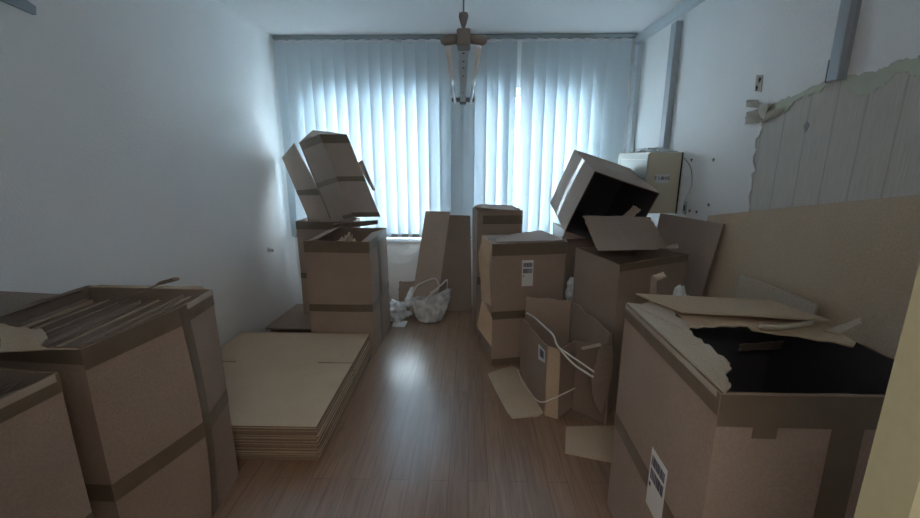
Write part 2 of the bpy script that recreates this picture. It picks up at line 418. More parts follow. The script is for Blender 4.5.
def patch(T, face, u0, u1, v0, v1, off=0.0022, nu=10, nv=3, bm=None, mi=0, th=0.0012):
    """a thin skin (tape, label) on a face of a carton, between face coordinates"""
    bm = bm or bmesh.new(); F = FACES[face]
    ctr = T(0.5, 0.5, 0.5)
    n = getattr(T, 'n', 10)
    def L(u, v):      # the body's own facets
        i, j = min(max(int(math.floor(u * n + 1e-6)), 0), n - 1), min(max(int(math.floor(v * n + 1e-6)), 0), n - 1)
        a, b = u * n - i, v * n - j
        return (T(*F(i / n, j / n)) * (1 - a) + T(*F((i + 1) / n, j / n)) * a) * (1 - b) + (T(*F(i / n, (j + 1) / n)) * (1 - a) + T(*F((i + 1) / n, (j + 1) / n)) * a) * b
    def P(u, v, o):
        p = L(u, v); e = 0.01
        n_ = (L(u + e, v) - L(u - e, v)).cross(L(u, v + e) - L(u, v - e)).normalized()
        if n_.dot(p - ctr) < 0: n_ = -n_
        return p + n_ * o
    def cuts(a, b): return [a] + [i / n for i in range(n + 1) if min(a, b) + 1e-4 < i / n < max(a, b) - 1e-4] + [b]
    U, W = cuts(u0, u1), cuts(v0, v1); nu, nv = len(U) - 1, len(W) - 1
    a = [[bm.verts.new(P(u, v, off)) for v in W] for u in U]; b = [[bm.verts.new(P(u, v, off - th)) for v in W] for u in U]
    for i in range(nu):
        for j in range(nv): bm.faces.new((a[i][j], a[i + 1][j], a[i + 1][j + 1], a[i][j + 1])).material_index = mi
    for i in range(nu):
        for j in (0, nv): bm.faces.new((a[i][j], a[i + 1][j], b[i + 1][j], b[i][j])).material_index = mi
    for j in range(nv):
        for i in (0, nu): bm.faces.new((a[i][j], a[i][j + 1], b[i][j + 1], b[i][j])).material_index = mi
    bmesh.ops.recalc_face_normals(bm, faces=bm.faces)
    return bm
def base_of(T):
    p = (T.c[0, 0, 0] + T.c[1, 0, 0] + T.c[0, 1, 0] + T.c[1, 1, 0]) / 4
    return p
def carton(label, T, mats=None, tapes=(), group='cardboard boxes', t=0.006, open_axis='top', rag=0.0, inner_mi=0, n=10, tape_mat=None):
    T.n = n
    r = thing('cardboard_box', label, 'box', base_of(T), group)
    obj('box_body', shell(T, t, n, open_axis, rag, inner_mi), mats or [KR, KE, KD], r)
    for (face, u0, u1, v0, v1) in tapes:
        obj('tape_strip', patch(T, face, u0, u1, v0, v1), tape_mat or TP, r)
    return r
def ship_label(T, face, u0, u1, v0, v1, parent, mirror=False):
    """paper label: two rows of printed blocks, a small dot and a blank lower half"""
    l = obj('shipping_label', patch(T, face, u0, u1, v0, v1, off=0.0032, nu=4, nv=4), LBL, parent)
    bm = bmesh.new(); du, dv = u1 - u0, v1 - v0; rnd = random.Random(3)
    for (r0, r1) in ((0.74, 0.90), (0.50, 0.68)):
        x = 0.10
        while x < 0.86:
            wd = rnd.uniform(0.03, 0.09)
            patch(T, face, u0 + du * x, u0 + du * min(x + wd, 0.9), v0 + dv * r0, v0 + dv * r1, off=0.0040, nu=1, nv=1, bm=bm, th=0.0006)
            x += wd + rnd.uniform(0.012, 0.035)
    patch(T, face, u0 + du * (0.82 if mirror else 0.08), u0 + du * (0.92 if mirror else 0.18), v0 + dv * 0.36, v0 + dv * 0.43, off=0.0040, nu=1, nv=1, bm=bm, th=0.0006)
    obj('barcode', bm, INK, l)
    return l

# ------------------------------------------------------------------ the room
XL, XR, YB, YF, HC = -1.81, 1.55, 4.28, 0.469, 2.61
struct('floor', B(XL - .3, -1.6, -0.1, XR + .3, YB + .35, 0), FLOOR)
struct('ceiling', B(XL - .3, -1.6, HC, XR + .3, YB + .35, HC + .1), CEIL)
struct('wall_left', B(XL - .25, YF - .1, 0, XL, YB, HC), WALL)
wr = struct('wall_right', B(XR + .003, YF - .1, 0, XR + .25, YB, HC), RIBS)
W1, W2, WZ0, WZ1 = (-1.56, -0.27), (0.055, 1.16), 0.72, 2.17
bm = bmesh.new()
box(bm, XL - .25, YB, 0, XR + .25, YB + .32, WZ0); box(bm, XL - .25, YB, WZ1, XR + .25, YB + .32, HC)
for a, b in ((XL - .25, W1[0]), (W1[1], W2[0]), (W2[1], XR + .25)): box(bm, a, YB, WZ0, b, YB + .32, WZ1)
struct('wall_back', bm, WALL)
bm = bmesh.new()
box(bm, XL - .25, YF - .12, 0, -.74, YF, HC); box(bm, .60, YF - .12, 0, XR + .25, YF, HC); box(bm, -.74, YF - .12, 2.12, .60, YF, HC)
struct('wall_front', bm, WALL)
bm = bmesh.new()
box(bm, -1.3, -1.5, 0, 1.2, -1.4, HC); box(bm, -1.4, -1.5, 0, -1.3, YF - .12, HC); box(bm, 1.2, -1.5, 0, 1.3, YF - .12, HC)
struct('wall_hallway', bm, WALL)
# door frame the photographer stands in
bm = bmesh.new()
box(bm, .50, .412, 0, .60, .469, 2.07); box(bm, -.74, .412, 0, -.68, .469, 2.07); box(bm, -.74, .412, 2.02, .60, .469, 2.12)
d1 = struct('door_1', bm, CREAM)
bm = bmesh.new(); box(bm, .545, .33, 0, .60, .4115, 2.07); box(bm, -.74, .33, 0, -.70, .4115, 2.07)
struct('door_rebate', bm, DARK, d1)  # rebate made near black, its shade put into the colour
# windows
for k, (a, b) in enumerate((W1, W2)):
    y0, y1 = YB + .15, YB + .22
    bm = bmesh.new(); f = .06
    box(bm, a, y0, WZ0, b, y1, WZ0 + f); box(bm, a, y0, WZ1 - f, b, y1, WZ1); box(bm, a, y0, WZ0 + f, a + f, y1, WZ1 - f); box(bm, b - f, y0, WZ0 + f, b, y1, WZ1 - f)
    m_ = (a + b) / 2
    box(bm, m_ - .05, y0 - .005, WZ0 + f, m_ + .05, y1 + .005, WZ1 - f); box(bm, a + f, y0, 1.95, m_ - .05, y1, 2.0); box(bm, m_ + .05, y0, 1.95, b - f, y1, 2.0)
    wn = struct('window_%d' % (k + 1), bm, PVC)
    struct('window_pane', B(a + f, y0 + .03, WZ0 + f, m_ - .05, y0 + .036, 1.95), GLASS, wn)
    struct('window_pane', B(m_ + .05, y0 + .03, WZ0 + f, b - f, y0 + .036, 1.95), GLASS, wn)
    struct('window_pane', B(a + f, y0 + .03, 2.0, m_ - .05, y0 + .036, WZ1 - f), GLASS, wn)
    struct('window_pane', B(m_ + .05, y0 + .03, 2.0, b - f, y0 + .036, WZ1 - f), GLASS, wn)
    struct('window_handle', B(m_ - .012, y0 - .04, 1.25, m_ + .012, y0 - .02, 1.38, bev=.004), PVC, wn)
    struct('window_sill', B(a - .04, YB - .025, WZ0 - .035, b + .04, YB + .15, WZ0 + .002, bev=.006), SILL, wn)
# wallpaper on the right wall, torn away around the bare ribbed part
XW = XR
left_edge = [(2.381, 1.178), (2.385, 1.261), (2.408, 1.32), (2.387, 1.376), (2.409, 1.429), (2.383, 1.462), (2.424, 1.525), (2.401, 1.567), (2.429, 1.615), (2.397, 1.65), (2.394, 1.701), (2.379, 1.735)]
top_edge = [(2.393, 1.791), (2.319, 1.797), (2.252, 1.813), (2.157, 1.822), (2.071, 1.836), (1.992, 1.848), (1.919, 1.855), (1.858, 1.852), (1.796, 1.848), (1.748, 1.85), (1.701, 1.865), (1.662, 1.866), (1.621, 1.867)]
def wallpoly(pts, x, seed, amp=0.004):
    r_ = random.Random(seed)
    return [Vector((q.x, q.y + r_.uniform(-.005, .005), q.z + r_.uniform(-.006, .006))) for q in jagged([(x, p[0], p[1]) for p in pts], 4, amp * 2.2, seed)]
edge = wallpoly([(left_edge[0][0], 0.0), (left_edge[0][0], left_edge[0][1] - .3)] + left_edge, XR, 3) + wallpoly(top_edge + [(1.3, 1.89), (1.0, 1.86), (.7, 1.88), (YF, 1.87)], XR, 5, .003)
out = [Vector((XR, q.y, q.z)) for q in edge] + [Vector((XR, YF, HC)), Vector((XR, YB, HC)), Vector((XR, YB, 0))]
struct('wallpaper', plate(out, 0.004), [WALL], wr)
green_low = [(2.376, 1.724), (2.294, 1.727), (2.218, 1.758), (2.18, 1.79), (2.127, 1.801), (2.047, 1.807), (1.989, 1.835), (1.936, 1.847), (1.902, 1.806), (1.873, 1.782), (1.828, 1.769), (1.794, 1.772), (1.747, 1.783), (1.72, 1.803), (1.705, 1.818), (1.677, 1.826), (1.652, 1.825), (1.627, 1.807), (1.604, 1.797)]
gp = wallpoly(list(reversed(top_edge)), XR - .0026, 6, .003) + wallpoly(green_low, XR - .0026, 8, .004)
gp = [Vector((XR + .0005, q.y, q.z)) for q in gp]
struct('paint_remnant', plate(gp, 0.004), [GREEN], wr)
# curled rags of wallpaper at the corner of the tear, and small damage
def rag(pts, bow, seed):
    return Q(*pts, th=.0015, nu=6, nv=8, warp=.010, seed=seed, rag=(.10, .08, .10, .08), sag=bow)
struct('peeled_paper', rag(((1.545, 2.421, 1.809), (1.53, 2.315, 1.782), (1.53, 2.338, 1.721), (1.54, 2.427, 1.734)), -.012, 2), [PEEL], wr)
struct('peeled_paper', rag(((1.53, 2.514, 1.773), (1.54, 2.39, 1.781), (1.535, 2.357, 1.708), (1.51, 2.474, 1.707)), -.02, 4), [PEEL], wr)
struct('peeled_paper', rag(((1.54, 2.536, 1.834), (1.545, 2.441, 1.827), (1.545, 2.423, 1.784), (1.53, 2.512, 1.799)), -.01, 6), [PEEL], wr)
struct('peeled_paper', rag(((1.54, 2.385, 1.76), (1.545, 2.233, 1.764), (1.545, 2.254, 1.738), (1.53, 2.351, 1.712)), -.012, 9), [PEEL], wr)
def scar(c, sx, sz, m, x=XR - .0035):
    pts = [(x, c[1] + sx * math.cos(a) * (1 + .3 * math.sin(3 * a)), c[2] + sz * math.sin(a) * (1 + .25 * math.cos(5 * a))) for a in [i * math.pi / 7 for i in range(14)]]
    return plate(pts, .003)
struct('bare_patch', plate([(1.546, 2.493, 1.961), (1.546, 2.442, 1.952), (1.546, 2.437, 1.867), (1.546, 2.489, 1.879)], .004), [PEEL], wr)
struct('wall_hole', scar((1.545, 2.459, 1.93), .010, .014, 0, XR - .006), [DARK], wr)
struct('wall_hole', scar((1.545, 2.474, 1.892), .007, .012, 0, XR - .006), [DARK], wr)
struct('wall_hole', scar((1.55, 2.082, 1.664), .014, .022, 0, XR + .003), [TAUPE], wr)
for q in [(1.55, 3.077, 1.511), (1.55, 2.803, 1.513), (1.55, 2.79, 1.229), (1.55, 2.924, 1.167), (1.55, 3.018, 1.162)]:
    struct('wall_hole', scar(q, .012, .010, 0), [TAUPE], wr)

# ------------------------------------------------------------------ outdoors, seen only through the gap in the blind
t = thing('conifer', 'dark conifer standing outside, glimpsed through the gap in the blind', 'tree', (.62, 7.2, -.9))
tube_b = tube(bmesh.new(), [(.62, 7.2, -.9), (.63, 7.2, .6), (.62, 7.2, 1.9)], [.06, .045, .008]); obj('trunk', tube_b, TAUPE, t)
bm = bmesh.new(); rn = random.Random(5)
for i in range(900):
    z = rn.uniform(-.5, 1.95); R_ = .55 * (2.0 - z) / 2.5; a = rn.uniform(0, 6.283); r_ = R_ * math.sqrt(rn.random())
    p = Vector((.62 + r_ * math.cos(a), 7.2 + r_ * math.sin(a), z - .15 * r_)); d = Vector((math.cos(a), math.sin(a), -.3)) * .07; s_ = Vector((-math.sin(a), math.cos(a), .2)) * .02
    bm.faces.new([bm.verts.new(p - s_), bm.verts.new(p + d), bm.verts.new(p + s_)])
obj('foliage', bm, LEAF, t)
struct('ground', B(-12, YB + .4, -1.0, 12, 40, -.9), GRND)

# ------------------------------------------------------------------ vertical blind
vb = thing('vertical_blind', 'pale blue vertical slat blind hanging across the whole window wall', 'blind', (-.13, 4.2, .74))
obj('headrail', B(XL + .012, 4.165, 2.572, XR - .075, 4.215, HC - .004, bev=.004), RAIL, vb)
rn = random.Random(11)
ZT, ZB = 2.55, .755
x = XL + .075; k = 0
while x < XR - .11:
    ang = -math.copysign(math.radians(19 + min(5, 7 * abs(x + .1)) + rn.uniform(-2.5, 2.5)), x + .1); tw = rn.uniform(-.03, .03); lean = rn.uniform(-.004, .004)
    xs0 = x
    if abs(x - .40) < .054: x -= .052
    if k in (1, 2, 3): lean = (-.05, .035, .015)[k - 1]; tw = (.5, -.35, .2)[k - 1]
    if k in (2, 3): ang = math.radians(20)
    bm = bmesh.new(); nz_, nx_ = 18, 6; G = []
    for i in range(nz_ + 1):
        f = i / nz_; z = ZT + (ZB - ZT) * f; aa = ang + tw * f
        row = []
        for j in range(nx_ + 1):
            s_ = (j / nx_ - .5) * .127; cv = .006 * (1 - (2 * j / nx_ - 1) ** 2)
            row.append(bm.verts.new((x + lean * f + s_ * math.cos(aa) - cv * math.sin(aa), 4.19 + s_ * math.sin(aa) + cv * math.cos(aa), z)))
        G.append(row)
    for i in range(nz_):
        for j in range(nx_): bm.faces.new((G[i][j], G[i + 1][j], G[i + 1][j + 1], G[i][j + 1]))
    sl = obj('slat', bm, SLAT, vb, smooth=True)
    obj('slat_carrier', B(x - .03, 4.182, ZT - .004, x + .03, 4.198, 2.573), PVC, sl)
    obj('slat_weight', B(x + lean - .05, 4.187, ZB - .008, x + lean + .05, 4.194, ZB + .028), RAIL, sl)
    x = xs0 + .1075; k += 1

# ------------------------------------------------------------------ hanging lamp
lp = thing('pendant_lamp', 'long twin tube lamp hanging on cords from the ceiling', 'lamp', (-.035, 2.25, 1.87))
def lx(y): return -.023 - (y - 1.5) * .0173
bm = bmesh.new()
for (y0, y1) in ((1.50, 3.0),):
    a, b = lx(y0), lx(y1)
    vs = [bm.verts.new(p) for p in ((a - .017, y0, 1.885), (a + .017, y0, 1.885), (a + .014, y0, 1.915), (a - .014, y0, 1.915), (b - .017, y1, 1.885), (b + .017, y1, 1.885), (b + .014, y1, 1.915), (b - .014, y1, 1.915))]
    for q in ((3, 2, 1, 0), (4, 5, 6, 7), (0, 1, 5, 4), (1, 2, 6, 5), (2, 3, 7, 6), (3, 0, 4, 7)): bm.faces.new([vs[i] for i in q])
bmesh.ops.recalc_face_normals(bm, faces=bm.faces)
hs = obj('lamp_housing', bm, TAUPL, lp)
bm = bmesh.new()
for y in (1.62, 1.75, 1.87, 2.05, 2.55): tube(bm, [(lx(y), y, 1.8855), (lx(y), y, 1.8825)], .004, 8)
obj('screw', bm, DARK, hs)
for y0, y1 in ((1.47, 1.545), (2.955, 3.02)):
    c = lx(y0)
    e = obj('end_block', B(c - .022, y0, 1.873, c + .022, y1, 1.925, bev=.006), TAUPE, lp)
    for s_ in (-1, 1):
        tb = tube(bmesh.new(), [(c + s_ * .02, (y0 + y1) / 2, 1.902), (c + s_ * .045, (y0 + y1) / 2, 1.9), (c + s_ * .066, (y0 + y1) / 2 - (.0 if y0 < 2 else .03), 1.896), (c + s_ * .075, (y0 + y1) / 2 - (.0 if y0 < 2 else .03), 1.893)], [.015, .016, .015, .006], 10)
        obj('lamp_holder', tb, TAUPE, e, smooth=True)
for s_ in (-1, 1):
    tb = tube(bmesh.new(), [(lx(1.545) + s_ * .052, 1.545, 1.885), (lx(2.955) + s_ * .052, 2.955, 1.885)], .0095, 12)
    obj('fluorescent_tube', tb, TUBE, lp, smooth=True)
for y in (1.51, 2.98):
    cd = obj('cord', tube(bmesh.new(), [(lx(y), y, 1.92), (lx(y), y, HC)], .0028 if y < 2 else .0018), TAUPE, lp)
    obj('cord_grip', tube(bmesh.new(), [(lx(y), y, 1.935), (lx(y), y, 1.945), (lx(y), y, 1.968), (lx(y), y, 1.978)], [.005, .009, .016, .0145], 14), TAUPE, cd, smooth=True)

# ------------------------------------------------------------------ wall fittings
def duct(name, label, bm, m, loc):
    o = obj(name, bm, m, loc=loc); tag(o, label, 'cable duct'); return o
o = duct('cable_duct', 'grey upright cable duct running from the ceiling to the beige cabinet', B(XR - .052, 3.44, 1.58, XR - .003, 3.525, 2.50, bev=.004), DUCT, (1.53, 3.48, 1.58))
o = duct('cable_duct', 'white upright cable duct in the corner next to the blind', B(XR - .045, 4.17, 1.2, XR - .003, 4.26, 2.53, bev=.004), DUCW, (1.53, 4.2, 1.2))
o = duct('cable_duct', 'white cable duct running along the ceiling edge of the right wall', B(XR - .05, YF + .5, 2.535, XR - .003, 4.26, 2.603, bev=.004), DUCW, (1.53, 2.6, 2.53))
o = thing('cable_duct', 'grey cable duct ending open above the bare ribbed wall', 'cable duct', (1.53, 1.9, 1.835))
obj('duct_base', B(XR - .018, 1.905, 1.838, XR - .003, 1.992, 2.50), DUCT, o)
obj('duct_cover', B(XR - .042, 1.905, 1.838, XR - .018, 1.962, 2.50, bev=.004), DUCT, o)
obj('duct_opening', B(XR - .028, 1.9625, 1.84, XR - .0182, 1.985, 1.93), DARK, o)
tag(obj('cable_duct', plate([(-1.8, 1.848, 2.154), (-1.8, 1.903, 2.133), (-1.8, 1.895, 2.099), (-1.8, 1.766, 2.113), (-1.8, 1.674, 2.147), (-1.8, 1.747, 2.18)], .014), RAIL, loc=(-1.80, 1.85, 2.12)), 'dark grey strip high on the left wall', 'cable duct')  # flat dark grey plate
# pipe stub on the left wall
o = thing('pipe_stub', 'small metal pipe stub sticking out of the left wall', 'pipe', (XL, 3.684, .721))
obj('collar', tube(bmesh.new(), [(XL, 3.684, .721), (XL + .006, 3.684, .721)], .024, 16), DUCW, o)
st = obj('stub', tube(bmesh.new(), [(XL + .006, 3.684, .721), (XL + .045, 3.68, .717)], .015, 14), METAL, o, smooth=False)
obj('bore', tube(bmesh.new(), [(XL + .0452, 3.68, .717), (XL + .0458, 3.68, .717)], .010, 12), DARK, st)
# electrical cabinet
cx0, cy0, cy1, cz0, cz1 = 1.306, 3.205, 3.86, 1.12, 1.565
cb = thing('electrical_cabinet', 'beige electrical cabinet mounted on the right wall', 'cabinet', (1.43, 3.5, cz0))
obj('cabinet_body', B(cx0, cy0, cz0, XR - .003, cy1, cz1, bev=.006), CABM, cb)
bm = bmesh.new(); x0 = cx0 - .006
box(bm, x0, cy0 + .012, cz0 + .012, cx0 - .0005, cy0 + .055, cz1 - .012); box(bm, x0, cy1 - .05, cz0 + .012, cx0 - .0005, cy1 - .012, cz1 - .012)
box(bm, x0, cy0 + .055, cz1 - .05, cx0 - .0005, cy1 - .05, cz1 - .012); box(bm, x0, cy0 + .055, cz0 + .012, cx0 - .0005, cy1 - .05, cz0 + .05)
obj('door_frame', bm, CABW, cb)
dr = obj('cabinet_door', B(cx0 - .003, cy0 + .06, cz0 + .055, cx0 - .0005, cy1 - .055, cz1 - .055), CABW, cb)
obj('door_latch', B(cx0 - .012, cy0 + .065, cz0 + .19, cx0 - .003, cy0 + .078, cz0 + .26, bev=.002), TAUPE, dr)
lb = obj('cabinet_label', B(1.3667, cy0 - .0025, 1.345, 1.462, cy0 - .0005, 1.408), LBL, cb)
tx = bpy.data.curves.new('lettering', 'FONT'); tx.body = 'F 1.8HG'; tx.size = .034; tx.align_x = 'CENTER'; tx.extrude = .0004; tx.offset = .0009
to = bpy.data.objects.new('lettering_font', tx); C.objects.link(to)
bpy.context.view_layer.update()
me = bpy.data.meshes.new_from_object(to.evaluated_get(bpy.context.evaluated_depsgraph_get()))
bpy.data.objects.remove(to)
bm = bmesh.new(); bm.from_mesh(me)
bmesh.ops.transform(bm, matrix=Matrix.Translation((1.412, cy0 - .0032, 1.370)) @ Matrix.Rotation(math.radians(90), 4, 'X') @ Matrix.Scale(.95, 4), verts=bm.verts)
obj('lettering', bm, INK, lb)
obj('side_gap_shade', B(XR - .012, cy0 - .004, cz0, XR - .003, cy0 - .0006, cz1), DARK, cb)  # solid dark strip painting the shade where cabinet meets wall
# loose wires
rn = random.Random(4)
for i in range(5):
    pts = []
    for s_ in range(6):
        pts.append((1.33 + .20 * rn.random(), 3.24 + .11 * s_ + rn.uniform(-.03, .03), cz1 + .006 + (0.035 * rn.random() if 0 < s_ < 5 else .0)))
    tag(obj('wire', tube(bmesh.new(), spline(pts, 5), .0035, 6), [WIRE, DUCW][i % 2], loc=(1.43, 3.4, cz1)), 'loose wire lying on top of the beige cabinet', 'wire', 'loose wires on the cabinet')
tag(obj('wire', tube(bmesh.new(), spline([(1.54, 3.174, 1.525), (1.54, 3.074, 1.47), (1.54, 3.027, 1.39), (1.54, 3.034, 1.307), (1.54, 3.086, 1.233), (1.54, 3.095, 1.153)], 6), .003, 6), WIRE, loc=(1.54, 3.1, 1.1)), 'thin wire curving down the wall beside the beige cabinet', 'wire')
o = thing('wall_socket', 'small broken grey socket on the wall below the thin wire', 'socket', (1.545, 3.1, 1.1))
sk = (1.55, 3.078, 1.176)
obj('socket_plate', B(XR - .012, sk[1] - .022, sk[2] - .045, XR - .003, sk[1] + .022, sk[2] + .045, bev=.003), DUCT, o)
obj('socket_hole', B(XR - .014, sk[1] - .01, sk[2] - .02, XR - .0122, sk[1] + .01, sk[2] + .02), DARK, o)

# ------------------------------------------------------------------ cartons
def swell(amt, u0):        # crease-like bulge of the right hand face
    def f(u, v, k):
        s_ = v / u0 if v < u0 else (1 - v) / (1 - u0)
        return Vector((amt * max(0, u) * max(0, min(1, s_)) * (0.6 + .4 * math.sin(math.pi * min(max(k, 0), 1))), 0, 0))
    return f
# near left, full of flattened cartons
TA = Box(cdims(-1.4527, 1.482, 0, -.0717, .6, .6017, .9645), 1, .004, .008, swell(.055, 7 / 12))
A = carton('large taped box at left crammed with flattened cartons on edge', TA,
           tapes=[('right', -.002, 1.0, .925, .998), ('right', 7 / 12, .675, 0, .925), ('right', 0, 1.0, .425, .495), ('front', .0, 1.0, .945, .998), ('front', .0, 1.0, .425, .495)], rag=.004, t=.008, n=12)
obj('tape_strip', patch(TA, 'right', .675, 1.0, .975, .9985, off=.0036), TL, A)
obj('box_flap', Q((-1.735, 1.20, .955), (-1.71, 1.74, .958), (-1.795, 1.861, 0.8928), (-1.795, 1.432, 1.062), warp=.004, seed=3, rag=(0, .02, .02, 0)), [KD], A)
obj('box_flap', Q((-1.155, 1.746, 0.966), (-1.70, 1.775, .964), (-1.70, 1.83, .955), (-1.20, 1.80, .962), warp=.003, seed=5, rag=(0, .0, .3, 0), th=.005), [KL], A)
obj('torn_strip', tube(bmesh.new(), spline([(-1.378, 1.6, 0.9828), (-1.316, 1.62, 1.002), (-1.269, 1.64, 1.024), (-1.217, 1.63, 1.04), (-1.177, 1.61, 1.053)], 5), [.004] * 10 + [.007] * 11, 6, flat=2.2), KD, A)
obj('torn_flap', plate(jagged([(-1.386, 1.124, 0.967), (-1.64, 1.354, 0.967), (-1.551, 1.311, 0.967), (-1.472, 1.296, 0.967), (-1.426, 1.297, 0.967), (-1.341, 1.226, 0.967), (-1.309, 1.167, 0.967), (-1.258, 1.147, 0.967), (-1.174, 1.149, 0.967)], 3, .01, 4, True), .004), [KL], A)
rn = random.Random(21)
xs = [-1.188 - .0082 * i for i in range(9)] + [-1.335 - .0125 * i for i in range(29)]
for i, x in enumerate(xs):
    h = .945 - (0.03 if i > 8 else .012) * rn.random() - (.015 if i > 8 else 0)
    y0 = 1.19 + .01 * rn.random() + (.035 if i < 9 else 0); y1 = 1.735 - .02 * rn.random()
    sw = .055 if i < 9 else 0.03
    q = Q((x + .004, y0, .012), (x + .004, y1, .012), (x - .004, y1, h), (x + .004, y0, h), th=.0056, nu=8, nv=6, warp=.0006, seed=i, rag=(0, 0, .006, 0), sag=.016 if i < 9 else .004)
    tag(obj('flattened_carton', q, [KR, KD, KL][rn.randrange(3)], loc=(x, 1.46, .012)), 'flattened carton standing on edge inside the large taped box at left', 'cardboard', 'flattened cartons in the left box')
# nearest, cut off by the left edge of the picture
TB = Box(cdims(-1.485, .825, 0, -.10, .58, .555, .935), 2, .004, .006)
Bx = carton('taped box nearest the camera, cut off by the left edge', TB, tapes=[('right', 0, 1, .935, .999), ('back', 0, 1, .935, .999), ('right', 0, 1, .42, .49)], rag=.003, t=.008)
obj('tape_strip', patch(TB, 'right', .05, .98, .975, .9995, off=.0036), TL, Bx)
for i in range(30):
    x = -1.225 - .0165 * i
    q = Q((x, .60, .012), (x - .05, 1.06, .012), (x - .045, 1.06, .91 - .04 * rn.random()), (x + .005, .60, .91 - .04 * rn.random()), th=.0052, nu=6, nv=4, warp=.003, seed=i + 60, rag=(0, 0, .02, 0))
    tag(obj('flattened_carton', q, [KR, KD][i % 2], loc=(x, .83, .012)), 'flattened carton standing inside the nearest box at the left edge', 'cardboard', 'flattened cartons in the nearest box')
# stack of flattened cartons on the floor
def blank(x0, x1, y0, y1, z, th=.0072):
    ys = y0 + (y1 - y0) * .585; s_ = .0045
    pts = [(x0, y0, z), (x1, y0, z), (x1, ys - s_, z), (x1 - .235, ys - s_, z), (x1 - .235, ys + s_, z), (x1, ys + s_, z), (x1, y1, z), (x0, y1, z), (x0, ys + s_, z), (x0 + .23, ys + s_, z), (x0 + .23, ys - s_, z), (x0, ys - s_, z)]
    return plate(pts, th, 0, 1)
NS = 24
proto = None
for i in range(NS):
    if proto is None:
        proto = obj('flattened_carton', blank(-1.79, -.772, 1.878, 3.055, .005), [KL, KE], loc=(-1.28, 2.46, .0012)); o = proto
    else:
        o = proto.copy(); C.objects.link(o)
    o.location = (-1.28 + rn.uniform(-.008, .006), 2.46 + rn.uniform(-.010, .006), .0012 + i * .00825)
    o.rotation_euler = (0, 0, rn.uniform(-.004, .004))
    if i == NS - 1:
        o.location = (-1.28, 2.46, .0012 + i * .00825)
        tag(o, 'top flattened carton of the low stack on the floor, slotted at its sides', 'cardboard', 'stacked flattened cartons')
    else: tag(o, 'flattened carton within the low stack on the floor, under the top one', 'cardboard', 'stacked flattened cartons')
# centre left: taped box, box behind it, leaning box on top
TC = Box(cdims(-.9892, 3.3968, 0, -.0104, .4927, .6368, .9202), 3, .005, .006)
cC = carton('taped open box behind the low stack, stuffed with cardboard pieces', TC, tapes=[('front', 0, 1, .905, .998), ('front', 0, 1, .40, .465), ('right', 0, 1, .92, .998), ('right', 0, 1, .40, .465), ('right', .40, .52, 0, .92)], rag=.004)
obj('box_flap', Q((-1.232, 3.10, .915), (-1.232, 3.70, .915), (-1.12, 3.70, .945), (-1.14, 3.12, .935), rag=(0, 0, .05, 0), seed=8), [KR], cC)
obj('box_flap', Q((-.752, 3.12, .915), (-.745, 3.68, .915), (-.86, 3.66, .885), (-.87, 3.14, .86), rag=(0, 0, .06, 0), seed=9), [KR], cC)
for i in range(4):
    x = -1.03 + .032 * i
    q = Q((x, 3.12, .1), (x + .02, 3.42, .1), (x + .05 - .012 * i, 3.40, .93 - .02 * i), (x + .01, 3.12, .90 - .03 * i), th=.006, seed=i + 30, rag=(0, 0, .03, 0))
    tag(obj('cardboard_piece', q, [KL, KR][i % 2], loc=(x, 3.28, .1)), 'bent cardboard piece poking out of the box behind the low stack', 'cardboard', 'cardboard pieces in the middle box')
for i in range(5):
    y0 = 3.43 + (0.05 * (4 - i) if i < 3 else 0)
    q = Q((-1.785, y0, .006 + .0105 * i + (.03 if i > 2 else 0)), (-1.262, y0 + .01, .006 + .0105 * i + (.022 if i > 2 else 0)), (-1.262, 4.13, .006 + .0105 * i), (-1.785, 4.13, .006 + .0105 * i), th=.007, warp=.001, seed=i + 40)
    tag(obj('cardboard_sheet', q, [KR, KE][i % 2 if i < 4 else 0], loc=(-1.5, 3.8, .003 + .0105 * i)), 'cardboard sheet lying on the floor in the left corner', 'cardboard', 'sheets lying in the left corner')
TE = Box(cdims(-1.335, 3.965, .058, -.02, .52, .27, .90), 4, .004, .004)
carton('tall box in the left corner under the leaning box', TE, tapes=[('front', 0, 1, .92, .998), ('front', 0, 1, .40, .46), ('left', 0, 1, .92, .998)], rag=.008, open_axis='top')
DC = {(0, 0, 0): (-0.9774, 3.563, 0.9986), (0, 0, 1): (-1.179, 3.421, 1.714), (0, 1, 0): (-1.311, 3.887, 0.9692), (0, 1, 1): (-1.513, 3.745, 1.684), (1, 0, 0): (-0.8385, 3.713, 1.068), (1, 0, 1): (-1.04, 3.57, 1.783), (1, 1, 0): (-1.172, 4.037, 1.038), (1, 1, 1): (-1.374, 3.894, 1.753)}
DC.update({(0, 0, 0): (-0.9928, 3.565, 1.037), (0, 0, 1): (-1.179, 3.42, 1.707), (1, 0, 0): (-0.7879, 3.71, 1.021), (1, 0, 1): (-1.006, 3.57, 1.715), (0, 1, 1): (-1.472, 3.75, 1.654), (0, 1, 0): (-1.286, 3.89, 0.9409), (1, 1, 1): (-1.396, 3.9, 1.767)})
TD = Box(DC, 5, .004, .004)
cD = carton('taped box leaning into the left corner on top of other boxes', TD, mats=[KP, KE, KD], open_axis=None, tapes=[('front', 0, 1, .90, 1), ('front', 0, 1, .0, .06), ('front', 0, 1, .45, .51), ('left', 0, 1, .91, 1), ('left', 0, 1, .445, .505), ('left', 0, .4, 0, .05), ('left', .93, 1.0, .05, .91), ('top', 0, 1, .4, .6)])
fp = ((-1.548, 3.83, 1.653), (-1.255, 3.98, 0.9036), (-1.553, 4.02, 0.9642), (-1.75, 4.03, 1.528))
sf = obj('side_flap', Q(*fp, warp=.004, seed=12, th=.007), [KP], cD)
v = [Vector(p) for p in fp]
def onq(s_, t_): return (v[0].lerp(v[1], s_)).lerp(v[3].lerp(v[2], s_), t_)
nf = ((v[1] - v[0]).cross(v[3] - v[0])).normalized() * .0085
